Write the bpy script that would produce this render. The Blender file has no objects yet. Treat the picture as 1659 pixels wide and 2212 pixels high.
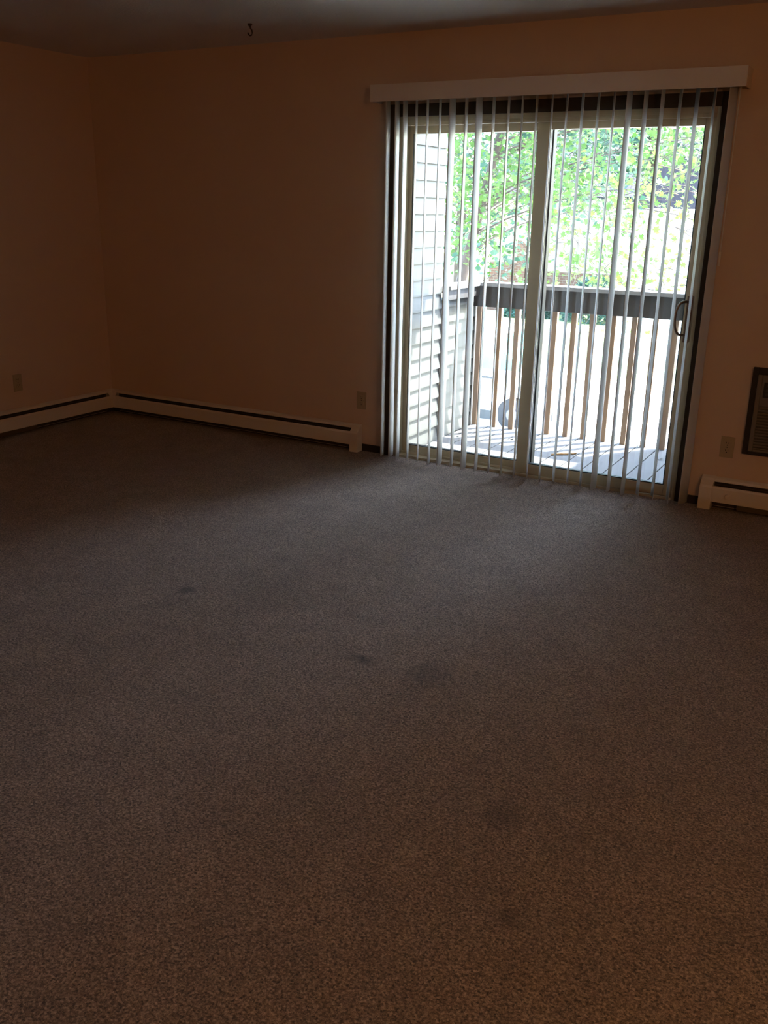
import bpy, bmesh, math, random
import numpy as np
from mathutils import Matrix, Vector

# ------------------------------------------------------------------ camera, sky, sun, exposure
S = bpy.context.scene
COL = S.collection
W, H = 1659, 2212
F = 1986.13
CAM = Vector((5.16502, -5.02518, 1.50141))
YAW, PITCH, ROLL = math.radians(-29.02215), math.radians(18.252094), math.radians(1.10666815)
fwd = Vector((math.sin(YAW) * math.cos(PITCH), math.cos(YAW) * math.cos(PITCH), -math.sin(PITCH)))
r0 = Vector((math.cos(YAW), -math.sin(YAW), 0)); u0 = r0.cross(fwd)
rt = math.cos(ROLL) * r0 + math.sin(ROLL) * u0
up = -math.sin(ROLL) * r0 + math.cos(ROLL) * u0
cam = bpy.data.cameras.new('camera'); co = bpy.data.objects.new('camera', cam); COL.objects.link(co)
M = Matrix.Identity(4)
for i, v in enumerate((rt, up, -fwd)):
    M[0][i], M[1][i], M[2][i] = v
M.translation = CAM
co.matrix_world = M
cam.sensor_fit = 'VERTICAL'; cam.sensor_height = 36.0; cam.lens = F / H * 36.0
cam.clip_start = 0.05; cam.clip_end = 400
S.camera = co

S.view_settings.view_transform = 'Standard'
S.view_settings.look = 'None'
S.view_settings.gamma = 1.0
S.view_settings.use_curve_mapping = False
S.view_settings.exposure = 2.6

SUN_DIR = Vector((0.574, 0.819, 1.47)).normalized()
sun = bpy.data.lights.new('sun', 'SUN'); sun.energy = 7.0; sun.angle = math.radians(0.7); sun.color = (1.0, 0.95, 0.86)
so = bpy.data.objects.new('sun', sun); COL.objects.link(so)
so.rotation_euler = SUN_DIR.to_track_quat('Z', 'Y').to_euler()

wd = bpy.data.worlds.new('sky'); S.world = wd; wd.use_nodes = True
wn = wd.node_tree.nodes; wl = wd.node_tree.links
sky = wn.new('ShaderNodeTexSky'); sky.sky_type = 'NISHITA'; sky.sun_disc = False
sky.sun_elevation = math.asin(SUN_DIR.z); sky.sun_rotation = math.atan2(SUN_DIR.x, SUN_DIR.y)
sky.air_density = 1.0; sky.dust_density = 1.2; sky.ozone_density = 1.0
bg = wn['Background']; bg.inputs['Strength'].default_value = 0.66
wl.new(sky.outputs[0], bg.inputs[0])

# daylight portal in the door opening (guides sampling only)
pl = bpy.data.lights.new('door_portal', 'AREA'); pl.shape = 'RECTANGLE'; pl.size = 1.8; pl.size_y = 2.05
po = bpy.data.objects.new('door_portal', pl); COL.objects.link(po)
po.location = (3.32, 0.16, 1.0); po.rotation_euler = (-math.pi / 2, 0, 0)
pl.cycles.is_portal = True

# warm lamp of the hall behind the camera
lp = bpy.data.lights.new('hall_lamp', 'POINT'); lp.energy = 7.8; lp.color = (1.0, 0.51, 0.18); lp.shadow_soft_size = 0.15
lo = bpy.data.objects.new('hall_lamp', lp); COL.objects.link(lo); lo.location = (6.6, -5.1, 1.9)

S.cycles.max_bounces = 10; S.cycles.diffuse_bounces = 6; S.cycles.transparent_max_bounces = 24
S.cycles.use_denoising = True
S.cycles.sample_clamp_indirect = 4.0

rnd = random.Random(7)
nr = np.random.default_rng(7)


# ------------------------------------------------------------------ materials
def mat(name, color, rough=0.6, metal=0.0, noise=None, bump=None, spec=0.5, trans=None):
    """noise=(scale, amount) varies colour, bump=(scale, strength, distance), trans = translucent colour share."""
    m = bpy.data.materials.new(name); m.use_nodes = True
    n = m.node_tree.nodes; l = m.node_tree.links
    b = n['Principled BSDF']
    b.inputs['Base Color'].default_value = (*color, 1)
    b.inputs['Roughness'].default_value = rough
    b.inputs['Metallic'].default_value = metal
    b.inputs['Specular IOR Level'].default_value = spec
    tc = n.new('ShaderNodeTexCoord')
    if noise:
        nz = n.new('ShaderNodeTexNoise'); nz.inputs['Scale'].default_value = noise[0]; nz.inputs['Detail'].default_value = 4
        l.new(tc.outputs['Object'], nz.inputs['Vector'])
        mp = n.new('ShaderNodeMapRange'); mp.inputs[3].default_value = 1 - noise[1]; mp.inputs[4].default_value = 1 + noise[1]
        l.new(nz.outputs[0], mp.inputs[0])
        mx = n.new('ShaderNodeVectorMath'); mx.operation = 'SCALE'; mx.inputs[0].default_value = color
        l.new(mp.outputs[0], mx.inputs['Scale']); l.new(mx.outputs[0], b.inputs['Base Color'])
    if bump:
        nb = n.new('ShaderNodeTexNoise'); nb.inputs['Scale'].default_value = bump[0]; nb.inputs['Detail'].default_value = 3
        l.new(tc.outputs['Object'], nb.inputs['Vector'])
        bp = n.new('ShaderNodeBump'); bp.inputs['Strength'].default_value = bump[1]; bp.inputs['Distance'].default_value = bump[2]
        l.new(nb.outputs[0], bp.inputs['Height']); l.new(bp.outputs[0], b.inputs['Normal'])
    if trans:
        t = n.new('ShaderNodeBsdfTranslucent'); t.inputs[0].default_value = (*trans[0], 1)
        mxs = n.new('ShaderNodeMixShader'); mxs.inputs[0].default_value = trans[1]
        l.new(b.outputs[0], mxs.inputs[1]); l.new(t.outputs[0], mxs.inputs[2])
        l.new(mxs.outputs[0], n['Material Output'].inputs[0])
    return m


MW = mat('wall_paint', (0.66, 0.49, 0.35), 0.85, noise=(1.2, 0.03), bump=(260, 0.25, 0.002), spec=0.2)
MCEIL = mat('ceiling_texture', (0.66, 0.62, 0.56), 0.9, bump=(90, 0.6, 0.004), spec=0.15)
MHEAT = mat('heater_enamel', (0.70, 0.62, 0.52), 0.4, noise=(5, 0.04))
MDARKIN = mat('heater_inside', (0.05, 0.035, 0.02), 0.6, metal=0.2)
MFIN = mat('heater_damper', (0.15, 0.115, 0.07), 0.45, metal=0.5)
MBASE = mat('vinyl_base', (0.03, 0.02, 0.014), 0.5)
MCASE = mat('dark_wood_casing', (0.045, 0.026, 0.014), 0.45, noise=(9, 0.2))
MFRAME = mat('tan_vinyl', (0.44, 0.355, 0.225), 0.4, noise=(3, 0.03))
MINTER = mat('interlock_grey', (0.035, 0.037, 0.034), 0.5)
MTRACK = mat('track_metal', (0.45, 0.42, 0.37), 0.3, metal=0.7)
MGASK = mat('gasket', (0.02, 0.035, 0.04), 0.4)
MVAL = mat('valance_vinyl', (0.70, 0.64, 0.58), 0.45)
MSLAT = mat('slat_vinyl', (0.74, 0.74, 0.72), 0.45, bump=(35, 0.1, 0.002), trans=((0.80, 0.82, 0.82), 0.42))
MWAND = mat('wand_plastic', (0.75, 0.70, 0.62), 0.25)
MHAND = mat('handle_bronze', (0.16, 0.10, 0.06), 0.35, metal=0.5)
MOUT = mat('outlet_ivory', (0.42, 0.33, 0.19), 0.35)
MSLOT = mat('outlet_slot', (0.015, 0.01, 0.008), 0.6)
MACF = mat('sleeve_frame', (0.02, 0.013, 0.009), 0.5)
MACG = mat('grille_plastic', (0.17, 0.15, 0.12), 0.5, noise=(8, 0.05))
MBTN = mat('button_grey', (0.06, 0.055, 0.045), 0.4)
MACP = mat('control_panel', (0.03, 0.025, 0.02), 0.35)
MHOOK = mat('hook_brass', (0.05, 0.028, 0.012), 0.4, metal=0.6)
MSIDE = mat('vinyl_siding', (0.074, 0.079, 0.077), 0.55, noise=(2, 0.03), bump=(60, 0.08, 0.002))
MCORN = mat('siding_trim', (0.22, 0.225, 0.24), 0.5)
MBOARD = mat('corner_board_white', (0.34, 0.35, 0.37), 0.5)
MSOFF = mat('soffit_white', (0.8, 0.8, 0.78), 0.6)
MRAIL = mat('weathered_rail', (0.055, 0.053, 0.052), 0.75, noise=(7, 0.18), bump=(60, 0.3, 0.003))
MCAP = mat('weathered_cap', (0.26, 0.27, 0.28), 0.8, noise=(10, 0.12), bump=(60, 0.3, 0.003))
MBAL = mat('baluster_wood', (0.30, 0.20, 0.13), 0.7, noise=(8, 0.18), bump=(50, 0.3, 0.003))
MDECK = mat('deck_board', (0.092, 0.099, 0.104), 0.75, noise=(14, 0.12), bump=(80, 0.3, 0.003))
MVAN = mat('van_paint', (0.80, 0.80, 0.78), 0.25)
MVGL = mat('van_glass', (0.10, 0.22, 0.19), 0.08)
MTYRE = mat('tyre', (0.03, 0.03, 0.03), 0.8)
MHUB = mat('hub', (0.12, 0.12, 0.12), 0.4, metal=0.8)
MYEL = mat('yellow_stripe', (0.80, 0.50, 0.10), 0.4)
MBLK = mat('black_trim', (0.03, 0.035, 0.035), 0.5)
MCREAM = mat('cream_siding', (0.75, 0.66, 0.46), 0.6)
MWHSD = mat('white_siding', (0.80, 0.80, 0.78), 0.6)
MROOF = mat('roof_shingle', (0.02, 0.018, 0.028), 0.9, noise=(6, 0.3))
MWIN = mat('far_window', (0.30, 0.42, 0.36), 0.1)
MWFR = mat('far_window_frame', (0.78, 0.80, 0.78), 0.5)
MBARK = mat('bark', (0.06, 0.043, 0.032), 0.9, noise=(12, 0.3), bump=(40, 0.6, 0.01))
MDRY = mat('dry_leaf', (0.20, 0.09, 0.05), 0.8)
MTWIG = mat('twig', (0.35, 0.21, 0.09), 0.8)
MPAVE = mat('pavement', (0.70, 0.69, 0.68), 0.85, noise=(1.5, 0.06), bump=(40, 0.3, 0.01))
MLAWN = mat('lawn', (0.40, 0.43, 0.18), 0.9, noise=(3, 0.25), bump=(30, 0.8, 0.03))


def brick_mat():
    m = bpy.data.materials.new('brick'); m.use_nodes = True
    n = m.node_tree.nodes; l = m.node_tree.links; b = n['Principled BSDF']
    tc = n.new('ShaderNodeTexCoord'); mp = n.new('ShaderNodeMapping'); mp.inputs['Rotation'].default_value = (math.pi / 2, 0, 0)
    br = n.new('ShaderNodeTexBrick'); br.inputs['Scale'].default_value = 1
    br.inputs['Brick Width'].default_value = 0.30; br.inputs['Row Height'].default_value = 0.11; br.inputs['Mortar Size'].default_value = 0.014
    br.inputs['Color1'].default_value = (0.15, 0.065, 0.04, 1); br.inputs['Color2'].default_value = (0.11, 0.055, 0.035, 1)
    br.inputs['Mortar'].default_value = (0.17, 0.13, 0.10, 1)
    l.new(tc.outputs['Object'], mp.inputs[0]); l.new(mp.outputs[0], br.inputs['Vector']); l.new(br.outputs[0], b.inputs['Base Color'])
    b.inputs['Roughness'].default_value = 0.9
    return m


MBRICK = brick_mat()


def glass_mat():
    m = bpy.data.materials.new('window_glass'); m.use_nodes = True
    n = m.node_tree.nodes; l = m.node_tree.links; n.remove(n['Principled BSDF'])
    t = n.new('ShaderNodeBsdfTransparent'); t.inputs[0].default_value = (0.97, 0.985, 0.98, 1)
    g = n.new('ShaderNodeBsdfGlossy'); g.inputs['Roughness'].default_value = 0.02
    fr = n.new('ShaderNodeFresnel'); fr.inputs[0].default_value = 1.45
    mx = n.new('ShaderNodeMixShader')
    l.new(fr.outputs[0], mx.inputs[0]); l.new(t.outputs[0], mx.inputs[1]); l.new(g.outputs[0], mx.inputs[2])
    l.new(mx.outputs[0], n['Material Output'].inputs[0])
    return m


MGLASS = glass_mat()


def leaf_mat(name, dark, light, tr, share):
    m = bpy.data.materials.new(name); m.use_nodes = True
    n = m.node_tree.nodes; l = m.node_tree.links; b = n['Principled BSDF']
    geo = n.new('ShaderNodeNewGeometry')
    cr = n.new('ShaderNodeValToRGB'); cr.color_ramp.elements[0].color = (*dark, 1); cr.color_ramp.elements[1].color = (*light, 1)
    l.new(geo.outputs['Random Per Island'], cr.inputs[0]); l.new(cr.outputs[0], b.inputs['Base Color'])
    b.inputs['Roughness'].default_value = 0.5
    t = n.new('ShaderNodeBsdfTranslucent'); t.inputs[0].default_value = (*tr, 1)
    mx = n.new('ShaderNodeMixShader'); mx.inputs[0].default_value = share
    l.new(b.outputs[0], mx.inputs[1]); l.new(t.outputs[0], mx.inputs[2]); l.new(mx.outputs[0], n['Material Output'].inputs[0])
    return m


MLEAFA = leaf_mat('maple_leaf', (0.016, 0.050, 0.009), (0.075, 0.14, 0.025), (0.09, 0.19, 0.035), 0.5)
MLEAFB = leaf_mat('deep_leaf', (0.010, 0.035, 0.025), (0.035, 0.085, 0.05), (0.05, 0.13, 0.07), 0.35)
MLEAFC = leaf_mat('yellow_leaf', (0.035, 0.085, 0.012), (0.12, 0.20, 0.03), (0.13, 0.24, 0.035), 0.5)
MSHRUB = leaf_mat('shrub_leaf', (0.03, 0.09, 0.07), (0.11, 0.2, 0.15), (0.14, 0.26, 0.2), 0.35)

STAINS = [  # x, y, rx, ry, strength : traffic stains in the carpet
    (2.772, -2.37, 0.035, 0.035, 0.62), (3.693, -2.526, 0.055, 0.028, 0.50), (3.70, -2.515, 0.012, 0.010, 0.75),
    (3.956, -2.515, 0.065, 0.075, 0.38), (4.459, -3.083, 0.050, 0.060, 0.40), (4.616, -3.423, 0.030, 0.022, 0.45),
    (3.457, -1.962, 0.012, 0.008, 0.8), (3.836, -1.996, 0.010, 0.010, 0.6), (3.05, -2.2, 0.25, 0.14, 0.16),
    (3.75, -0.32, 0.06, 0.05, 0.25), (2.75, -0.22, 0.05, 0.05, 0.3), (4.0, -3.3, 0.2, 0.08, 0.12)]


def carpet_mat():
    m = bpy.data.materials.new('carpet'); m.use_nodes = True
    n = m.node_tree.nodes; l = m.node_tree.links; b = n['Principled BSDF']
    b.inputs['Roughness'].default_value = 0.95; b.inputs['Specular IOR Level'].default_value = 0.1
    b.inputs['Sheen Weight'].default_value = 0.25; b.inputs['Sheen Roughness'].default_value = 0.66
    tc = n.new('ShaderNodeTexCoord')
    vo = n.new('ShaderNodeTexNoise'); vo.inputs['Scale'].default_value = 150; vo.inputs['Detail'].default_value = 5; vo.inputs['Roughness'].default_value = 0.85
    l.new(tc.outputs['Object'], vo.inputs['Vector'])
    cr = n.new('ShaderNodeValToRGB'); e = cr.color_ramp.elements
    e[0].position = 0.36; e[0].color = (0.014, 0.010, 0.007, 1)
    e[1].position = 0.66; e[1].color = (0.62, 0.47, 0.35, 1)
    x = e.new(0.43); x.color = (0.13, 0.09, 0.062, 1)
    x = e.new(0.54); x.color = (0.31, 0.222, 0.155, 1)
    vr = n.new('ShaderNodeTexVoronoi'); vr.inputs['Scale'].default_value = 215; vr.inputs['Randomness'].default_value = 1.0
    l.new(tc.outputs['Object'], vr.inputs['Vector'])
    sp = n.new('ShaderNodeSeparateColor'); l.new(vr.outputs['Color'], sp.inputs[0])
    tm = n.new('ShaderNodeMath'); tm.operation = 'MULTIPLY_ADD'; tm.inputs[1].default_value = 0.17; tm.inputs[2].default_value = -0.085
    l.new(sp.outputs[0], tm.inputs[0])
    ta = n.new('ShaderNodeMath'); ta.operation = 'ADD'; l.new(vo.outputs[0], ta.inputs[0]); l.new(tm.outputs[0], ta.inputs[1])
    l.new(ta.outputs[0], cr.inputs[0])
    n2 = n.new('ShaderNodeTexNoise'); n2.inputs['Scale'].default_value = 7; n2.inputs['Detail'].default_value = 6
    l.new(tc.outputs['Object'], n2.inputs['Vector'])
    mp = n.new('ShaderNodeMapRange'); mp.inputs[1].default_value = 0.3; mp.inputs[2].default_value = 0.7
    mp.inputs[3].default_value = 0.86; mp.inputs[4].default_value = 1.12
    l.new(n2.outputs[0], mp.inputs[0])
    fac = mp.outputs[0]
    # edges of the stains wander with a noise
    n3 = n.new('ShaderNodeTexNoise'); n3.inputs['Scale'].default_value = 45; n3.inputs['Detail'].default_value = 4
    l.new(tc.outputs['Object'], n3.inputs['Vector'])
    wob = n.new('ShaderNodeVectorMath'); wob.operation = 'MULTIPLY_ADD'
    wob.inputs[1].default_value = (0.05, 0.05, 0); l.new(n3.outputs['Color'], wob.inputs[0])
    l.new(tc.outputs['Object'], wob.inputs[2])
    for (sx, sy, rx, ry, st) in STAINS:
        v = n.new('ShaderNodeVectorMath'); v.operation = 'SUBTRACT'; v.inputs[1].default_value = (sx + 0.025, sy + 0.025, 0)
        l.new(wob.outputs[0], v.inputs[0])
        d = n.new('ShaderNodeVectorMath'); d.operation = 'DIVIDE'; d.inputs[1].default_value = (rx, ry, 1)
        l.new(v.outputs[0], d.inputs[0])
        ln = n.new('ShaderNodeVectorMath'); ln.operation = 'LENGTH'; l.new(d.outputs[0], ln.inputs[0])
        q = n.new('ShaderNodeMapRange'); q.interpolation_type = 'SMOOTHSTEP'
        q.inputs[1].default_value = 0.2; q.inputs[2].default_value = 1.7; q.inputs[3].default_value = 1 - st; q.inputs[4].default_value = 1
        l.new(ln.outputs['Value'], q.inputs[0])
        mu = n.new('ShaderNodeMath'); mu.operation = 'MULTIPLY'; l.new(fac, mu.inputs[0]); l.new(q.outputs[0], mu.inputs[1])
        fac = mu.outputs[0]
    sc = n.new('ShaderNodeVectorMath'); sc.operation = 'SCALE'; l.new(cr.outputs[0], sc.inputs[0]); l.new(fac, sc.inputs['Scale'])
    l.new(sc.outputs[0], b.inputs['Base Color'])
    bp = n.new('ShaderNodeBump'); bp.inputs['Strength'].default_value = 0.7; bp.inputs['Distance'].default_value = 0.008
    l.new(ta.outputs[0], bp.inputs['Height']); l.new(bp.outputs[0], b.inputs['Normal'])
    return m


MCARPET = carpet_mat()


# ------------------------------------------------------------------ mesh helpers
class MB:
    def __init__(self): self.bm = bmesh.new()

    def box(self, x0, x1, y0, y1, z0, z1, rot=None, about=None):
        v = [self.bm.verts.new(p) for p in ((x0, y0, z0), (x1, y0, z0), (x1, y1, z0), (x0, y1, z0), (x0, y0, z1), (x1, y0, z1), (x1, y1, z1), (x0, y1, z1))]
        for f in ((0, 3, 2, 1), (4, 5, 6, 7), (0, 1, 5, 4), (1, 2, 6, 5), (2, 3, 7, 6), (3, 0, 4, 7)):
            self.bm.faces.new([v[i] for i in f])
        if rot is not None:
            bmesh.ops.rotate(self.bm, verts=v, cent=about or Vector(((x0 + x1) / 2, (y0 + y1) / 2, (z0 + z1) / 2)), matrix=rot)
        return self

    def prism(self, pts, axis, a, b):
        """closed 2-D outline swept along an axis; pts are the two other coordinates in order."""
        def P(p, t):
            return {0: (t, p[0], p[1]), 1: (p[0], t, p[1]), 2: (p[0], p[1], t)}[axis]
        A = [self.bm.verts.new(P(p, a)) for p in pts]; B = [self.bm.verts.new(P(p, b)) for p in pts]
        k = len(pts)
        for i in range(k):
            self.bm.faces.new((A[i], A[(i + 1) % k], B[(i + 1) % k], B[i]))
        self.bm.faces.new(A[::-1]); self.bm.faces.new(B)
        bmesh.ops.recalc_face_normals(self.bm, faces=self.bm.faces[:])
        return self

    def tube(self, pts, rad, seg=8):
        pts = [Vector(p) for p in pts]; k = len(pts)
        rads = rad if isinstance(rad, (list, tuple)) else [rad] * k
        rings = []; ref = Vector((0.13, 0.31, 1)).normalized()
        for i, p in enumerate(pts):
            t = (pts[min(i + 1, k - 1)] - pts[max(i - 1, 0)])
            t = t.normalized() if t.length > 1e-9 else Vector((0, 0, 1))
            a = t.cross(ref)
            if a.length < 0.05: a = t.cross(Vector((1, 0, 0)))
            a.normalize(); b = t.cross(a)
            rings.append([self.bm.verts.new(p + (a * math.cos(6.2832 * j / seg) + b * math.sin(6.2832 * j / seg)) * rads[i]) for j in range(seg)])
        for i in range(k - 1):
            for j in range(seg):
                self.bm.faces.new((rings[i][j], rings[i][(j + 1) % seg], rings[i + 1][(j + 1) % seg], rings[i + 1][j]))
        self.bm.faces.new(rings[0][::-1]); self.bm.faces.new(rings[-1])
        return self

    def cyl(self, c, r, h, axis=1, seg=28):
        c = Vector(c); d = Vector((0, 0, 0)); d[axis] = h / 2
        return self.tube([c - d, c + d], r, seg)

    def build(self, name, m, parent=None, bevel=0, smooth=False, label=None):
        me = bpy.data.meshes.new(name); self.bm.to_mesh(me); self.bm.free()
        me.materials.append(m)
        o = bpy.data.objects.new(name, me); COL.objects.link(o)
        if parent is not None:
            o.parent = parent
            # geometry is written in world coordinates; keep it there
            w = Vector((0, 0, 0)); p = parent
            while p is not None: w += p.location; p = p.parent
            me.transform(Matrix.Translation(-w))
        if smooth:
            for p in me.polygons: p.use_smooth = True
        if bevel:
            b = o.modifiers.new('bevel', 'BEVEL'); b.width = bevel; b.segments = 2; b.limit_method = 'ANGLE'; b.angle_limit = math.radians(40)
        if label: o['label'] = label
        return o


def tag(o, label, cat, group=None, kind=None):
    o['label'] = label; o['category'] = cat
    if group: o['group'] = group
    if kind: o['kind'] = kind
    return o


def empty(name, loc, kind=None):
    o = bpy.data.objects.new(name, None); COL.objects.link(o); o.location = loc; o.empty_display_size = 0.1
    if kind: o['kind'] = kind
    return o


def struct(o, label, cat):
    o['kind'] = 'structure'; o['label'] = label; o['category'] = cat
    return o


# ------------------------------------------------------------------ room shell
CH = 2.44
X1, Y1 = 7.6, -9.2            # right and rear limits of the room
OX0, OX1, OZ = 2.435, 4.21, 2.003

fl = MB(); fl.box(0, X1, Y1, 0.0, -0.02, 0)
struct(fl.build('floor', MCARPET), 'brown and grey flecked wall to wall carpet with small dark stains', 'floor')
b = MB(); b.box(-0.12, X1 + 0.12, Y1 - 0.12, 0.14, CH, CH + 0.12)
struct(b.build('ceiling', MCEIL), 'plain off white textured ceiling', 'ceiling')
b = MB(); b.box(-0.12, 0, Y1 - 0.12, 0.14, -0.3, CH)
struct(b.build('wall_left', MW), 'plain beige wall on the left', 'wall')
b = MB(); b.box(0, OX0, 0, 0.13, -0.3, CH); b.box(OX1, X1, 0, 0.13, -0.3, CH); b.box(OX0, OX1, 0, 0.13, OZ, CH); b.box(OX0, OX1, 0, 0.13, -0.3, -0.02)
struct(b.build('wall_back', MW), 'beige wall holding the sliding balcony door', 'wall')
b = MB(); b.box(X1, X1 + 0.12, Y1 - 0.12, 0.14, -0.3, CH)
struct(b.build('wall_right', MW), 'plain beige wall out of view on the right', 'wall')
b = MB(); b.box(0, X1, Y1 - 0.12, Y1, -0.3, CH)
struct(b.build('wall_rear', MW), 'plain beige wall behind the viewer', 'wall')
b = MB(); b.box(0.006, OX0 - 0.06, -0.006, 0, 0, 0.046); b.box(4.275, X1, -0.006, 0, 0, 0.046)
struct(b.build('baseboard_back', MBASE), 'thin dark vinyl baseboard at the foot of the door wall', 'baseboard')
b = MB(); b.box(0, 0.006, Y1, 0, 0, 0.046)
struct(b.build('baseboard_left', MBASE), 'thin dark vinyl baseboard at the foot of the left wall', 'baseboard')
b = MB()
b.box(OX0 - 0.06, OX0, -0.013, 0, 0, 2.068); b.box(OX1, OX1 + 0.065, -0.013, 0, 0, 2.068); b.box(OX0, OX1, -0.013, 0, OZ, 2.068)
struct(b.build('trim_1', MCASE, bevel=0.002), 'dark brown wooden casing around the sliding door', 'trim')

# ------------------------------------------------------------------ sliding door
door = empty('door_1', (3.32, 0.06, 0)); struct(door, 'tan vinyl two panel sliding glass door to the balcony', 'door')
b = MB()
b.box(OX0, OX0 + 0.02, -0.004, 0.13, 0, OZ); b.box(OX1 - 0.02, OX1, -0.004, 0.13, 0, OZ)
b.box(OX0 + 0.02, OX1 - 0.02, -0.004, 0.13, 1.975, OZ)
b.box(OX0 + 0.02, OX1 - 0.02, -0.004, 0.018, 1.955, 1.975)
b.build('door_frame', MFRAME, door, 0.002)
b = MB(); b.box(OX0 + 0.02, OX1 - 0.02, -0.012, 0.14, -0.02, 0.008); b.box(OX0 + 0.02, OX1 - 0.02, 0.066, 0.071, 0.008, 0.024)
b.box(OX0 + 0.02, OX1 - 0.02, -0.012, -0.006, 0.008, 0.016)
b.build('sill_track', MFRAME, door, 0.0015)


def panel(name, x0, x1, y0, y1, sl, sr, zb0, zb1, zt0, zt1, label):
    p = MB()
    p.box(x0, x0 + sl, y0, y1, zb0, zt1); p.box(x1 - sr, x1, y0, y1, zb0, zt1)
    p.box(x0 + sl, x1 - sr, y0, y1, zb0, zb1); p.box(x0 + sl, x1 - sr, y0, y1, zt0, zt1)
    o = p.build(name, MFRAME, door, 0.0025, label=label)
    g = MB(); ym = (y0 + y1) / 2
    g.box(x0 + sl, x1 - sr, ym - 0.003, ym + 0.003, zb1, zt0)
    gg = g.build('glass_pane', MGLASS, o)
    g = MB(); t = 0.006     # dark glazing gasket
    for ya, yb in ((y0 + 0.004, ym - 0.003), (ym + 0.003, y1 - 0.004)):
        g.box(x0 + sl, x0 + sl + t, ya, yb, zb1, zt0); g.box(x1 - sr - t, x1 - sr, ya, yb, zb1, zt0)
        g.box(x0 + sl + t, x1 - sr - t, ya, yb, zb1, zb1 + t)
    g.build('gasket', MGASK, o)
    return o


fixed = panel('fixed_panel', OX0 + 0.02, 3.337, 0.078, 0.116, 0.026, 0.092, 0.008, 0.062, 1.918, 1.975, 'left glass panel in the outer track')
slide = panel('sliding_panel', 3.262, 4.19, 0.024, 0.062, 0.068, 0.053, 0.010, 0.070, 1.920, 1.972, 'right glass panel with the pull handle')
b = MB(); b.box(3.300, 3.341, 0.0725, 0.120, 0.008, 1.972); b.build('interlock_strip', MINTER, fixed, 0.001, label='dark grey interlock strip')
# handle: back plate, D shaped pull and latch lever
b = MB(); b.box(4.148, 4.178, 0.018, 0.024, 0.86, 1.10)
hp = b.build('handle_plate', MHAND, slide, 0.002)
pts = []
for k in range(15):
    a = math.pi * k / 14
    pts.append((4.158 - 0.052 * math.sin(a) ** 0.5, 0.016 - 0.046 * math.sin(a) ** 0.6, 0.985 + 0.087 * math.cos(a)))
b = MB(); b.tube(pts, 0.007, 10)
b.build('handle_pull', MHAND, hp, smooth=True)
b = MB(); b.box(4.158, 4.168, 0.000, 0.018, 0.925, 0.945)
b.build('latch_lever', MHAND, hp, 0.002)


# ------------------------------------------------------------------ vertical blind
blind = tag(empty('vertical_blind', (3.32, -0.08, 0.0)), 'off white vertical blind with open hanging slats over the sliding door', 'blind')
b = MB(); b.box(2.310, 4.330, -0.136, -0.129, 2.074, 2.162); b.box(2.310, 2.317, -0.129, -0.001, 2.074, 2.162); b.box(4.323, 4.330, -0.129, -0.001, 2.074, 2.162)
b.box(2.317, 4.323, -0.129, -0.001, 2.154, 2.162)
b.box(2.310, 4.330, -0.139, -0.136, 2.072, 2.077)
b.build('valance', MVAL, blind, 0.0015)
b = MB(); b.box(2.33, 4.31, -0.095, -0.055, 2.108, 2.140)
b.build('headrail', MTRACK, blind, 0.002)
SL = [(2.402, 12), (2.462, 11), (2.513, 11), (2.583, 21), (2.652, 20.5), (2.730, 19.5), (2.806, 1.5), (2.889, 15), (2.965, 0), (3.049, 13.5),
      (3.134, 16), (3.211, 17), (3.291, 15), (3.374, 23), (3.455, 24), (3.538, 25.5), (3.620, 23.5), (3.700, 21),
      (3.778, -3), (3.860, 1.5), (3.942, 2.5), (4.027, 21), (4.107, 24), (4.187, 17.5), (4.272, -16)]
for i, (x, ph) in enumerate(SL):
    a = math.radians(ph); w = 0.089; sag = 0.0065; n = 8
    bend = 0.0
    top, bot = 2.104, 0.016 + 0.004 * math.sin(i * 2.1)
    bm = bmesh.new(); dirv = Vector((math.sin(a), -math.cos(a), 0)); nv = Vector((math.cos(a), math.sin(a), 0))
    off = 0.005 * math.sin(i * 1.7)
    grid = []
    for zi in range(13):
        z = bot + (top - bot) * zi / 12; row = []
        tw = (1 - zi / 12) * 0.05 * math.sin(i * 3.3 + 1)      # slats twist a hair towards the foot
        for k in range(n + 1):
            s = k / n - 0.5
            d2 = Matrix.Rotation(tw, 3, 'Z') @ dirv; n2 = Matrix.Rotation(tw, 3, 'Z') @ nv
            p = Vector((x + off * (1 - zi / 12) * 0.4, -0.08, z)) + d2 * (s * w) + n2 * (sag * (1 - 4 * s * s) - sag * 0.5)
            row.append(bm.verts.new(p))
        grid.append(row)
    for zi in range(12):
        for k in range(n):
            bm.faces.new((grid[zi][k], grid[zi][k + 1], grid[zi + 1][k + 1], grid[zi + 1][k]))
    m = MB(); m.bm.free(); m.bm = bm
    o = m.build('slat', MSLAT, blind, smooth=True)
    sd = o.modifiers.new('solid', 'SOLIDIFY'); sd.thickness = 0.0012; sd.offset = 0
b = MB(); b.tube([(4.300, -0.098, 2.10), (4.302, -0.099, 1.75), (4.303, -0.1, 1.32)], 0.0035, 8); b.tube([(4.303, -0.1, 1.33), (4.303, -0.1, 1.262)], 0.006, 10)
b.build('wand', MWAND, blind, smooth=True)


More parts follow.
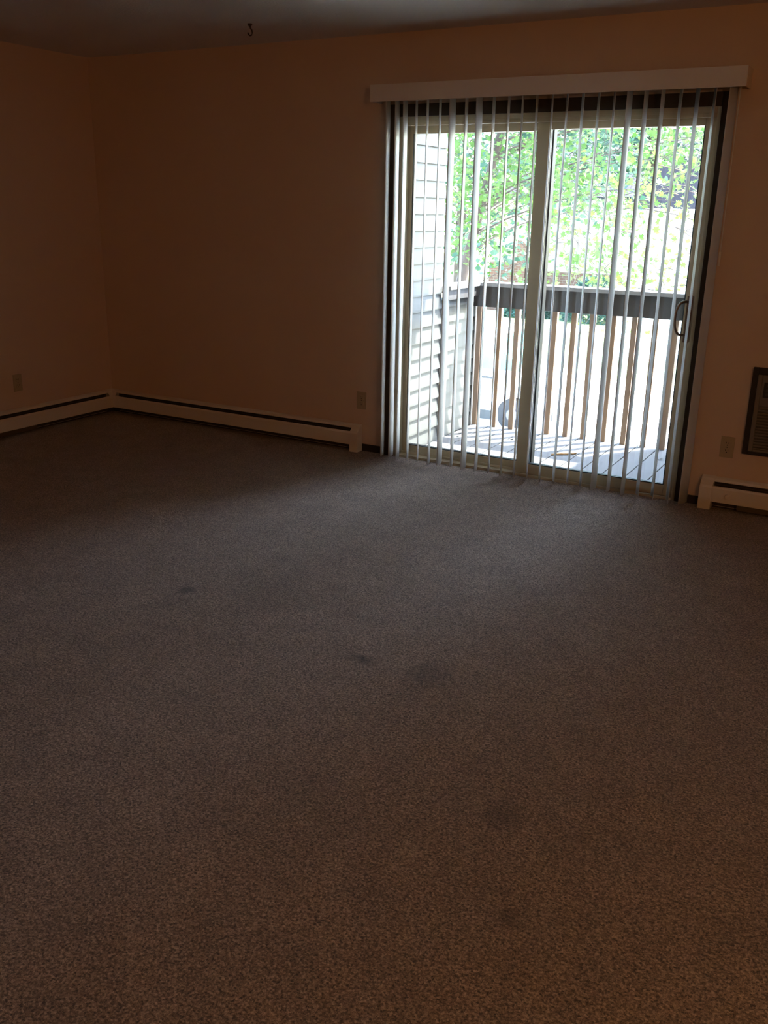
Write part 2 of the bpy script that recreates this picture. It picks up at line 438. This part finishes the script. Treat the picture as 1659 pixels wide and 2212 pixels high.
# ------------------------------------------------------------------ baseboard heaters
def heater(name, label, org, u, n, L, caps, inner=None, knob=None, pan=None):
    """org: wall point at the start, u: direction along the wall, n: direction into the room."""
    root = tag(empty(name, org), label, 'heater', 'baseboard heaters along the walls')
    U = Vector(u); N = Vector(n); O = Vector(org)

    def sweep(prof, s0, s1, m, nm, parent=root, bevel=0.0, lab=None):
        bm = bmesh.new(); k = len(prof)
        A = [bm.verts.new(O + U * s0 + N * p[0] + Vector((0, 0, p[1]))) for p in prof]
        B = [bm.verts.new(O + U * s1 + N * p[0] + Vector((0, 0, p[1]))) for p in prof]
        for i in range(k): bm.faces.new((A[i], A[(i + 1) % k], B[(i + 1) % k], B[i]))
        bm.faces.new(A[::-1]); bm.faces.new(B)
        bmesh.ops.recalc_face_normals(bm, faces=bm.faces[:])
        m2 = MB(); m2.bm.free(); m2.bm = bm
        return m2.build(nm, m, parent, bevel, label=lab)
    a = caps[0]; e = L - caps[1]
    sweep([(0.0065, 0.01), (0.009, 0.01), (0.009, 0.166), (0.030, 0.160), (0.037, 0.150), (0.0395, 0.152), (0.032, 0.164), (0.009, 0.172), (0.0065, 0.172)], a, e, MHEAT, 'back_panel')
    sweep([(0.067, 0.047), (0.0695, 0.047), (0.0695, 0.120), (0.066, 0.128), (0.058, 0.132), (0.057, 0.130), (0.064, 0.126), (0.067, 0.119)], a, e, MHEAT, 'front_cover')
    sweep([(0.046, 0.139), (0.052, 0.1405), (0.052, 0.142), (0.046, 0.1405)], a, e, MFIN, 'damper')
    sweep([(0.018, 0.050), (0.062, 0.050), (0.062, 0.122), (0.018, 0.122)], a, e, MDARKIN, 'heating_element')
    full = [(0.0065, 0.0), (0.071, 0.0), (0.071, 0.122), (0.064, 0.133), (0.040, 0.155), (0.032, 0.167), (0.010, 0.175), (0.0065, 0.175)]
    sweep([(0.0092, 0.012), (0.0105, 0.012), (0.0105, 0.158), (0.0092, 0.158)], a, e, MDARKIN, 'slot_shade')  # dark sheet over the light back panel, put in as the slot's shade
    if caps[0]: sweep(full, 0, caps[0], MHEAT, 'end_cap', bevel=0.002)
    if caps[1]: sweep(full, e, L, MHEAT, 'end_cap', bevel=0.002)
    if pan: sweep([(0.052, 0.016), (0.060, 0.016), (0.060, 0.044), (0.052, 0.044)], pan[0], pan[1], MFIN, 'lower_pan')
    if knob:
        c = O + U * knob + N * 0.0695 + Vector((0, 0, 0.088)); m2 = MB()
        m2.tube([c, c + N * 0.004], 0.019, 24)
        q = m2.build('valve_plate', MHEAT, root)
        m2 = MB(); m2.tube([c + N * 0.004, c + N * 0.016], [0.013, 0.011], 20); m2.build('valve_knob', MHEAT, q, 0.001)
    return root


hl = heater('baseboard_heater', 'long off white baseboard heater below the blank wall, from the corner to the door', (0.075, 0, 0), (1, 0, 0), (0, -1, 0), 2.133, (0, 0.060))
heater('baseboard_heater', 'off white baseboard heater running along the left wall into the corner', (0, -0.075, 0), (0, -1, 0), (1, 0, 0), 3.4, (0, 0.060), pan=(0.7, 3.2))
heater('baseboard_heater', 'off white baseboard heater with a round valve knob, right of the door', (4.345, 0, 0), (1, 0, 0), (0, -1, 0), 1.9, (0.066, 0.06), knob=0.147, pan=(0.2, 1.8))
# corner piece joining two of them belongs to the one on the door wall
prof = [(0.0065, 0.0065), (0.12, 0.0065), (0.12, 0.0)]
b = MB()
ring = [(0.071, 0.047), (0.071, 0.122), (0.064, 0.133), (0.040, 0.155), (0.032, 0.167), (0.010, 0.174), (0.0065, 0.174), (0.0065, 0.047)]
cols = []
for (d0, d1) in (('x', None), ('c', None), ('y', None)):
    row = []
    for (p, z) in ring:
        if d0 == 'x': row.append(b.bm.verts.new((0.092 - (0.071 - p) * 0.25, -p, z)))
        elif d0 == 'c': row.append(b.bm.verts.new((p, -p, z)))
        else: row.append(b.bm.verts.new((p, -0.092 + (0.071 - p) * 0.25, z)))
    cols.append(row)
for i in range(2):
    for k in range(len(ring)):
        b.bm.faces.new((cols[i][k], cols[i][(k + 1) % len(ring)], cols[i + 1][(k + 1) % len(ring)], cols[i + 1][k]))
b.bm.faces.new(cols[0][::-1]); b.bm.faces.new(cols[2])
bmesh.ops.recalc_face_normals(b.bm, faces=b.bm.faces[:])
b.build('corner_cap', MHEAT, hl)


# ------------------------------------------------------------------ outlets
def outlet(label, c, u, n):
    root = tag(empty('wall_outlet', c), label, 'outlet', 'ivory wall outlets')
    C, U, N = Vector(c), Vector(u), Vector(n); Z = Vector((0, 0, 1))

    def slab(du, dz, wu, wz, d0, d1, m, nm, parent, bev=0.0):
        bm = bmesh.new(); vs = []
        for d in (d0, d1):
            for (a, bz) in ((-1, -1), (1, -1), (1, 1), (-1, 1)):
                vs.append(bm.verts.new(C + U * (du + a * wu / 2) + Z * (dz + bz * wz / 2) + N * d))
        for f in ((3, 2, 1, 0), (4, 5, 6, 7), (0, 1, 5, 4), (1, 2, 6, 5), (2, 3, 7, 6), (3, 0, 4, 7)): bm.faces.new([vs[i] for i in f])
        bmesh.ops.recalc_face_normals(bm, faces=bm.faces[:])
        m2 = MB(); m2.bm.free(); m2.bm = bm
        return m2.build(nm, m, parent, bev)
    slab(0, 0, 0.070, 0.114, 0, 0.005, MOUT, 'cover_plate', root, 0.002)
    for s in (1, -1):
        r = slab(0, s * 0.0195, 0.033, 0.028, 0.005, 0.0065, MOUT, 'receptacle', root, 0.001)
        for du in (-0.0065, 0.0065):
            slab(du, s * 0.0195 + 0.004, 0.0025, 0.009, 0.0065, 0.0068, MSLOT, 'slot', r)
        slab(0, s * 0.0195 - 0.008, 0.005, 0.005, 0.0065, 0.0068, MSLOT, 'slot', r)
    slab(0, 0, 0.005, 0.005, 0.005, 0.0062, MSLOT, 'screw', root)


outlet('ivory double outlet between the long heater and the left edge of the blind', (2.198, 0, 0.330), (1, 0, 0), (0, -1, 0))
outlet('ivory double outlet under the air conditioner corner, right of the door', (4.4475, 0, 0.3365), (1, 0, 0), (0, -1, 0))
outlet('ivory outlet on the left wall above the heater', (0, -0.8516, 0.3408), (0, 1, 0), (1, 0, 0))

# ------------------------------------------------------------------ through-wall air conditioner
ac = tag(empty('air_conditioner', (4.85, 0, 0.316)), 'through wall air conditioner with dark frame and tan louvred front, at the right edge', 'air conditioner')
ax0, ax1, az0, az1 = 4.525, 5.195, 0.316, 0.770
b = MB(); t = 0.028
b.box(ax0, ax0 + t, -0.022, 0, az0, az1); b.box(ax1 - t, ax1, -0.022, 0, az0, az1); b.box(ax0 + t, ax1 - t, -0.022, 0, az0, az0 + t * 0.7); b.box(ax0 + t, ax1 - t, -0.022, 0, az1 - t * 1.2, az1)
b.build('outer_frame', MACF, ac, 0.002)
b = MB(); gx0, gx1, gz0, gz1 = ax0 + t, ax1 - t, az0 + t * 0.7, az1 - t * 1.2
b.box(gx0, gx1, -0.012, -0.001, gz0, gz1)
# raised rim
b.box(gx0, gx0 + 0.022, -0.030, -0.012, gz0, gz1); b.box(gx1 - 0.022, gx1, -0.030, -0.012, gz0, gz1)
b.box(gx0 + 0.022, gx1 - 0.022, -0.030, -0.012, gz0, gz0 + 0.014); b.box(gx0 + 0.022, gx1 - 0.022, -0.030, -0.012, 0.575, gz1)
b.build('front_panel', MACG, ac, 0.004)
z = gz0 + 0.020
while z < 0.570:
    b = MB(); b.prism([(-0.013, z), (-0.028, z - 0.004), (-0.028, z), (-0.013, z + 0.004)], 0, gx0 + 0.022, gx1 - 0.022)
    b.build('louver', MACG, ac); z += 0.0155
b = MB(); b.box(4.588, 4.80, -0.033, -0.030, 0.622, 0.700)
cp = b.build('control_panel', MACP, ac, 0.001)
for r in range(3):
    for k in range(4):
        b = MB(); b.box(4.600 + k * 0.03, 4.620 + k * 0.03, -0.035, -0.033, 0.632 + r * 0.022, 0.645 + r * 0.022)
        b.build('button', MBTN, cp)

# ------------------------------------------------------------------ ceiling hook
hk = tag(empty('ceiling_hook', (1.79, -0.54, CH)), 'small dark swag hook screwed into the ceiling near the back wall', 'hook')
hx, hy = 1.79, -0.545
b = MB(); b.tube([(hx, hy, CH), (hx, hy, CH - 0.004), (hx, hy, CH - 0.015)], [0.0135, 0.013, 0.006], 16)
b.build('base', MHOOK, hk, smooth=True)
dx = Vector((math.cos(YAW), -math.sin(YAW), 0))
path = [(0, 0.0), (0.0, -0.012), (0.003, -0.022), (0.010, -0.033), (0.012, -0.045), (0.008, -0.055), (-0.001, -0.058), (-0.009, -0.053), (-0.012, -0.044)]
b = MB(); b.tube([Vector((hx, hy, CH)) + dx * p[0] + Vector((0, 0, p[1])) for p in path], [0.005, 0.005, 0.0045, 0.004, 0.004, 0.004, 0.004, 0.0038, 0.0045], 10)
b.build('hook_shank', MHOOK, hk, smooth=True)

# ------------------------------------------------------------------ balcony
DZ = -0.08
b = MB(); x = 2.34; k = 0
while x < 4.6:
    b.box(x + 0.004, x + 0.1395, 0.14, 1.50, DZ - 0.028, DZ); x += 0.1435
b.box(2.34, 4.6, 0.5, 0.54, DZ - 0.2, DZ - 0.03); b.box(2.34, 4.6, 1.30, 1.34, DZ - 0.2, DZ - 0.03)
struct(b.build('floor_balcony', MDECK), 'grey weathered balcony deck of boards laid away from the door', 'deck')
b = MB(); b.box(-1, 8, 0.13, 1.5, 2.50, 2.75)
struct(b.build('ceiling_balcony', MSOFF), 'underside of the balcony above', 'ceiling')


def siding(name, x, side, y0, y1, z0, z1, label, step=0.1035, zph=0.955):
    """lap siding on a wall facing +x (side=1) or -x."""
    m = MB()
    z = zph - math.ceil((zph - z0) / step) * step
    while z < z1:
        za, zb = max(z, z0), min(z + step, z1)
        if zb - za > 0.005:
            o_ = 0.016
            m.prism([(x - side * 0.02, za), (x + side * o_, za), (x + side * (o_ - 0.001), za + 0.012), (x, zb), (x - side * 0.02, zb)], 1, y0, y1)
        z += step
    return struct(m.build(name, MSIDE), label, 'wall')


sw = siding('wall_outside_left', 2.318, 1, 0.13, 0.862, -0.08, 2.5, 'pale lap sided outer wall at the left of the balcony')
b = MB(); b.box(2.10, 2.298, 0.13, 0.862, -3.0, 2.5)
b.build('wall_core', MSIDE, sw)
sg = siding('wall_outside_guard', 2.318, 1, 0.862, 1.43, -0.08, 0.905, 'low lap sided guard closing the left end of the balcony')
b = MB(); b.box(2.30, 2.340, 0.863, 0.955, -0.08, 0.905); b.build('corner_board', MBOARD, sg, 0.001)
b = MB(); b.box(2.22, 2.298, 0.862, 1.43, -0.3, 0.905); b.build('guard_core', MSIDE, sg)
wr = siding('wall_shade_right', 4.42, -1, 0.13, 2.4, -0.08, 2.5, 'unseen lap sided wall added at the right to shade the balcony deck')  # out of view; added and drawn out this far to shade the deck
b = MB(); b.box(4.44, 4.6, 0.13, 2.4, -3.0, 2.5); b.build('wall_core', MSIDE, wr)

rl = tag(empty('balcony_railing', (3.3, 1.45, DZ)), 'weathered wooden balcony railing with wide top beam and square balusters', 'railing')
b = MB(); b.box(2.30, 4.42, 1.405, 1.443, 0.825, 0.975); b.build('top_beam', MRAIL, rl, 0.003)
b = MB(); b.box(2.25, 4.42, 1.37, 1.51, 0.975, 1.003); b.build('cap_rail', MCAP, rl, 0.003)
b = MB(); b.box(2.345, 2.375, 0.868, 1.405, 0.905, 0.975); b.build('side_beam', MRAIL, rl, 0.003)
b = MB(); b.box(2.25, 2.39, 0.868, 1.37, 0.975, 1.003); b.build('side_cap_rail', MCAP, rl, 0.003)
for i, x in enumerate((2.36, 2.52, 2.662, 2.806, 2.95, 3.094, 3.228, 3.378, 3.525, 3.670, 3.805, 3.95, 4.095, 4.24)):
    b = MB(); b.box(x - 0.019, x + 0.019, 1.443, 1.481, -0.20, 0.95); b.build('baluster', MBAL, rl, 0.002)
b = MB(); b.box(2.27, 2.325, 1.443, 1.498, -0.25, 0.975); b.build('corner_post', MRAIL, rl, 0.003)
b = MB(); b.box(2.25, 4.42, 1.50, 1.535, -0.30, DZ - 0.005); b.build('rim_joist', MRAIL, rl, 0.003)

# litter on the deck
b = MB(); b.tube([(3.20, 0.86, DZ + 0.006), (3.245, 0.90, DZ + 0.008), (3.30, 0.945, DZ + 0.006), (3.335, 0.985, DZ + 0.007)], [0.006, 0.0065, 0.006, 0.005], 8)
tag(b.build('twig', MTWIG, smooth=True), 'short light brown twig lying across the deck boards', 'twig')


def dry_leaf(x, y, s, rot, label, col=MDRY):
    bm = bmesh.new(); vs = []
    for k in range(10):
        a = 2 * math.pi * k / 10; r = s * (1.0 if k % 2 == 0 else 0.5)
        vs.append(bm.verts.new((x + r * math.cos(a + rot), y + r * math.sin(a + rot), DZ + 0.004 + 0.4 * s * (1 if k % 4 == 0 else 0.1))))
    c = bm.verts.new((x, y, DZ + 0.003))
    for k in range(10): bm.faces.new((vs[k], vs[(k + 1) % 10], c))
    m = MB(); m.bm.free(); m.bm = bm
    o = m.build('dry_leaf', col)
    sd = o.modifiers.new('solid', 'SOLIDIFY'); sd.thickness = 0.001
    tag(o, label, 'leaf', 'dry leaves on the deck')


dry_leaf(3.47, 0.97, 0.020, 0.3, 'curled reddish dry leaf near the twig on the deck')
dry_leaf(3.86, 1.16, 0.024, 1.1, 'dark dry leaf near the right foot of the railing', MBLK)
dry_leaf(3.92, 1.20, 0.022, 2.0, 'darker crumpled leaf at the far right of the deck', MBLK)
dry_leaf(2.40, 1.10, 0.018, 0.8, 'tiny dark leaf at the foot of the sided guard', MBLK)
dry_leaf(2.43, 1.00, 0.016, 1.9, 'small leaf scrap close to the corner board', MBLK)
dry_leaf(2.80, 1.14, 0.020, 2.6, 'dark dry leaf seen through the left glass panel', MBLK)

# ------------------------------------------------------------------ outdoors: ground
GZ = -2.95
b = MB(); b.box(-70, 70, 0.3, 20.5, GZ - 0.2, GZ)
struct(b.build('ground_parking', MPAVE), 'sun bleached pale pavement below the balcony', 'pavement')
b = MB(); b.box(-70, 70, 20.5, 120, GZ - 0.2, GZ + 0.03)
struct(b.build('ground_lawn', MLAWN), 'sunlit lawn in front of the brick building', 'lawn')
b = MB(); b.box(-6, 12, 0.13, 0.3, GZ - 0.1, -0.3); b.box(-6, 2.0, 0.131, 0.3, -0.3, 2.5); b.box(4.62, 12, 0.131, 0.3, -0.3, 2.5)
struct(b.build('wall_outside_facade', MSIDE), 'outer face of the building around the balcony', 'wall')

# ------------------------------------------------------------------ parked van
van = tag(empty('van', (-3.4, 13.9, GZ)), 'white van parked on the pavement below, seen between the balusters', 'van')
vx0, vx1, vy0, vy1 = -6.0, -1.0, 13.0, 14.9
# side outline with wheel arches (x, z)
out = [(vx0, GZ + 0.35), (vx0, GZ + 1.9), (vx0 + 0.12, GZ + 2.05), (vx1 - 1.55, GZ + 2.05), (vx1 - 1.35, GZ + 1.98), (vx1 - 0.85, GZ + 1.25), (vx1 - 0.12, GZ + 1.05), (vx1, GZ + 0.9), (vx1, GZ + 0.32)]


def arch(cx, r):
    return [(cx + r * math.cos(a), GZ + 0.33 + r * math.sin(a)) for a in [math.pi * k / 10 for k in range(11)]]


out = out + arch(vx1 - 0.80, 0.42) + arch(vx0 + 0.95, 0.42)
out[9:] = [(px, max(pz, GZ + 0.30)) for px, pz in out[9:]]
b = MB(); b.prism(out, 1, vy0, vy1); b.build('body', MVAN, van, 0.03)
b = MB()
for cx in (vx1 - 0.80, vx0 + 0.95):
    for cy in (vy0 + 0.13, vy1 - 0.13):
        w = MB(); w.cyl((cx, cy, GZ + 0.345), 0.345, 0.22, 1, 32); wo = w.build('wheel', MTYRE, van, 0.02)
        w = MB(); w.cyl((cx, cy + (-0.10 if cy < 14 else 0.10), GZ + 0.345), 0.13, 0.04, 1, 24); w.build('hub_cap', MHUB, wo)
b.bm.free()
for (a0, a1) in ((-2.62, -2.28), (-2.15, -1.75)):
    b = MB(); b.prism([(a0, GZ + 1.28), (a1 + (0.12 if a1 > -2 else 0), GZ + 1.28), (a1 - (0.05 if a1 > -2 else 0), GZ + 1.50 if a1 > -2 else GZ + 1.62), (a0, GZ + 1.62)], 1, vy0 - 0.008, vy0 + 0.01)
    b.build('side_window', MVGL, van)
b = MB(); b.box(-2.9, -2.24, vy0 - 0.006, vy0 + 0.01, GZ + 0.995, GZ + 1.055); b.build('yellow_stripe', MYEL, van)
b = MB(); b.box(-2.9, -2.28, vy0 - 0.008, vy0 + 0.01, GZ + 1.075, GZ + 1.12); b.build('black_stripe', MBLK, van)
b = MB(); b.box(-2.9, -2.23, vy0 - 0.010, vy0 + 0.02, GZ + 0.20, GZ + 0.40); b.build('side_step', MBLK, van, 0.01)
b = MB(); b.box(vx1 - 0.04, vx1 + 0.10, vy0 + 0.02, vy1 - 0.02, GZ + 0.32, GZ + 0.52); b.build('bumper', MBLK, van, 0.02)
b = MB(); b.prism([(vx1 - 1.32, GZ + 1.93), (vx1 - 0.88, GZ + 1.29), (vx1 - 0.85, GZ + 1.31), (vx1 - 1.29, GZ + 1.95)], 1, vy0 + 0.12, vy1 - 0.12); b.build('windshield', MVGL, van)

# ------------------------------------------------------------------ brick apartment building beyond the lawn
bd = tag(empty('apartment_building', (-4, 38, GZ)), 'far building with brick lower wall, pale siding above and dark roof', 'building')
b = MB(); b.box(-12.2, 5.0, 36, 46, GZ - 0.1, -1.05); b.box(-12.2, -10.4, 35.9, 36, GZ - 0.1, -0.72); b.box(-10.85, -10.42, 35.85, 35.9, GZ - 0.1, 0.28)
b.build('brick_wall', MBRICK, bd)
b = MB(); b.box(-10.4, 5.0, 36.02, 46, -1.05, 2.05)
up = b.build('siding_wall', MWHSD, bd)
b = MB(); b.box(-12.2, -10.4, 36.02, 46, -0.72, 2.05); b.box(-10.4, -9.45, 35.99, 36.02, -1.05, 2.05)
b.build('cream_panel', MCREAM, bd)
b = MB(); b.prism([(35.2, 2.0), (35.2, 2.15), (40.8, 5.2), (46.8, 2.15), (46.8, 2.0)], 0, -12.8, 5.6)
b.build('roof', MROOF, bd)
for cx in (-8.6, -5.2, -1.8, 1.6):
    b = MB(); b.box(cx - 0.72, cx + 0.72, 35.96, 36.02, -1.02, 0.32); w = b.build('window_frame', MWFR, bd)
    b = MB(); b.box(cx - 0.62, cx - 0.04, 35.94, 35.96, -0.92, 0.22); b.box(cx + 0.04, cx + 0.62, 35.94, 35.96, -0.92, 0.22); b.build('window_pane', MWIN, w)

# house nearer on the right: white gable wall under a dark roof
hs = tag(empty('house', (-1.3, 26, GZ)), 'small white building with a dark roof behind the right hand branches', 'building')
b = MB(); b.box(-3.0, 1.6, 24.2, 30, GZ - 0.1, 1.66); b.build('wall', MWHSD, hs)
b = MB(); b.prism([(-2.75, 1.66), (-2.3, 2.55), (-1.5, 3.05), (-0.2, 2.9), (1.9, 1.66)], 1, 23.9, 30.3); b.build('roof', MROOF, hs)


# ------------------------------------------------------------------ trees
LEAF2D = np.array([(0, -0.5), (0.16, -0.22), (0.46, -0.28), (0.34, 0.0), (0.52, 0.22), (0.20, 0.20), (0, 0.55), (-0.20, 0.20), (-0.52, 0.22), (-0.34, 0.0), (-0.46, -0.28), (-0.16, -0.22)])
LEAFS = np.array([(0, -0.5), (0.26, -0.2), (0.28, 0.12), (0, 0.5), (-0.28, 0.12), (-0.26, -0.2)])


def leaves(name, m, parent, pos, size, shape):
    N = len(pos); K = len(shape)
    ang = nr.uniform(0, 2 * np.pi, N)
    nz = nr.normal(size=(N, 3)) * 0.55 + np.array([0.15, -0.1, 0.75]); nz /= np.linalg.norm(nz, axis=1)[:, None]
    ref = np.stack([np.cos(ang), np.sin(ang), nr.uniform(-0.4, 0.4, N)], 1)
    a = np.cross(nz, ref); a /= np.linalg.norm(a, axis=1)[:, None] + 1e-9
    bb = np.cross(nz, a)
    sz = size * nr.uniform(0.65, 1.25, N)
    fold = (np.abs(shape[:, 0]) * 0.25)[None, :, None] * nz[:, None, :]
    v = pos[:, None, :] + sz[:, None, None] * (shape[None, :, 0, None] * a[:, None, :] + shape[None, :, 1, None] * bb[:, None, :] + fold)
    me = bpy.data.meshes.new(name)
    me.vertices.add(N * K); me.vertices.foreach_set('co', v.reshape(-1))
    me.loops.add(N * K); me.loops.foreach_set('vertex_index', np.arange(N * K, dtype=np.int32))
    me.polygons.add(N); me.polygons.foreach_set('loop_start', np.arange(0, N * K, K, dtype=np.int32))
    me.update(calc_edges=True); me.materials.append(m)
    w = Vector((0, 0, 0)); p = parent
    while p is not None: w += p.location; p = p.parent
    me.transform(Matrix.Translation(-w))
    o = bpy.data.objects.new(name, me); COL.objects.link(o); o.parent = parent
    return o


def tree(name, label, base, top, centre, radii, ncl, per, lsize, m, shape=LEAF2D, spread=0.3, lean=(0, 0), trunk_r=0.16, group='trees outside', droop=0.25, keep=None, bp=0.35):
    root = tag(empty(name, base), label, 'tree', group)
    B = Vector(base); T = B + Vector((lean[0], lean[1], top))
    tr = MB(); pts = []; rr = []
    for k in range(9):
        f = k / 8; p = B.lerp(T, f) + Vector((math.sin(f * 5 + B.x) * 0.12, math.cos(f * 4 + B.y) * 0.12, 0)) * f
        pts.append(p); rr.append(trunk_r * (1 - 0.8 * f))
    tr.tube(pts, rr, 10); tr.build('trunk', MBARK, root, smooth=True)
    C = np.array(centre); Rr = np.array(radii)
    cl = []
    while len(cl) < ncl:
        p = nr.uniform(-1, 1, 3)
        if 0.15 < p @ p < 1:
            q = C + p * Rr
            if keep is None or keep(q): cl.append(q)
    cl = np.array(cl)
    br = MB()
    for q in cl:
        Q = Vector(q); f = min(1, max(0.25, (Q.z - B.z - 0.8) / top)); i = f * 8; i0 = min(7, int(i)); s = pts[i0].lerp(pts[i0 + 1], i - i0)
        mid = s.lerp(Q, 0.5) + Vector((rnd.uniform(-.2, .2), rnd.uniform(-.2, .2), droop + rnd.uniform(-.1, .25)))
        path = []
        for k in range(6):
            t = k / 5; path.append(s * (1 - t) ** 2 + mid * 2 * t * (1 - t) + Q * t * t)
        L = (Q - s).length
        if rnd.random() < bp: br.tube(path, [0.005 + 0.0045 * L * (1 - k / 5) ** 1.3 for k in range(6)], 5)
        for _ in range(2):
            e = Q + Vector((rnd.gauss(0, spread), rnd.gauss(0, spread), rnd.gauss(-spread * 0.5, spread * 0.6)))
            br.tube([Q, Q.lerp(e, 0.5) + Vector((rnd.uniform(-.05, .05), 0, 0.03)), e], [0.006, 0.0045, 0.003], 4)
    br.build('branches', MBARK, root)
    pos = np.repeat(cl, per, 0) + nr.normal(size=(ncl * per, 3)) * np.array([spread, spread, spread * 0.62])
    fo = leaves('foliage', m, root, pos, lsize, shape)
    return root


tree('maple_tree', 'bright green maple tree with hanging branches close behind the railing', (-2.7, 10.6, GZ), 9.5, (0.2, 9.8, 4.2), (4.4, 2.2, 4.2), 380, 44, 0.105, MLEAFA, lean=(2.3, -0.4), trunk_r=0.13, bp=0.2, keep=lambda q: not (q[0] > 1.45 and -0.4 < q[2] < 1.9) and not (q[0] < -0.6 and q[2] < 0.7))
tree('maple_tree', 'pale yellow green tree on the right with thin bare twigs', (4.6, 6.6, GZ), 6.0, (2.45, 6.4, 1.2), (1.15, 1.0, 1.0), 42, 22, 0.08, MLEAFC, lean=(-0.8, -0.3), trunk_r=0.13, spread=0.28, bp=0.12)
tree('dark_tree', 'dark blue green tree standing behind the maple near the building', (-3.0, 17.5, GZ), 11.5, (-3.6, 17.5, 5.4), (3.6, 2.4, 5.6), 190, 42, 0.20, MLEAFB, shape=LEAFS, spread=0.45, trunk_r=0.22)
tree('leafy_tree', 'light green tree at the far left beside the brick corner', (-8.9, 25.5, GZ), 10.5, (-8.6, 25.5, 4.6), (3.6, 2.5, 5.2), 150, 42, 0.20, MLEAFA, shape=LEAFS, spread=0.5, trunk_r=0.24)
tree('leafy_tree', 'green tree rising before the long dark roof', (-4.2, 32.3, GZ), 11, (-4.0, 32.3, 6.6), (5.0, 1.3, 4.2), 120, 50, 0.30, MLEAFB, shape=LEAFS, spread=0.6, trunk_r=0.3)


def shrub(label, c, r, m):
    root = tag(empty('shrub', c), label, 'shrub', 'shrubs along the brick wall')
    n = 2600; p = nr.normal(size=(n, 3)); p /= np.linalg.norm(p, axis=1)[:, None]; p *= nr.uniform(0.6, 1, n)[:, None] ** 0.5
    p[:, 2] = np.abs(p[:, 2]); pos = np.array(c) + p * np.array(r)
    leaves('foliage', m, root, pos, 0.17, LEAFS)
    b = MB()
    for k in range(7):
        a = k * 0.9; b.tube([c, (c[0] + r[0] * .3 * math.cos(a), c[1] + r[1] * .3 * math.sin(a), c[2] + r[2] * .5), (c[0] + r[0] * .6 * math.cos(a), c[1] + r[1] * .6 * math.sin(a), c[2] + r[2] * .8)], [0.03, 0.02, 0.01], 5)
    b.build('stems', MBARK, root)


shrub('teal green bush against the brick wall left of the centre stile', (-9.6, 34.2, GZ + 0.03), (1.3, 1.0, 1.3), MSHRUB)
shrub('pale bush rising above the railing before the brick wall', (-6.5, 34.0, GZ + 0.03), (1.4, 1.0, 2.0), MSHRUB)
shrub('low dark bush further right along the brick wall', (-3.2, 34.3, GZ + 0.03), (1.2, 0.9, 1.4), MLEAFB)
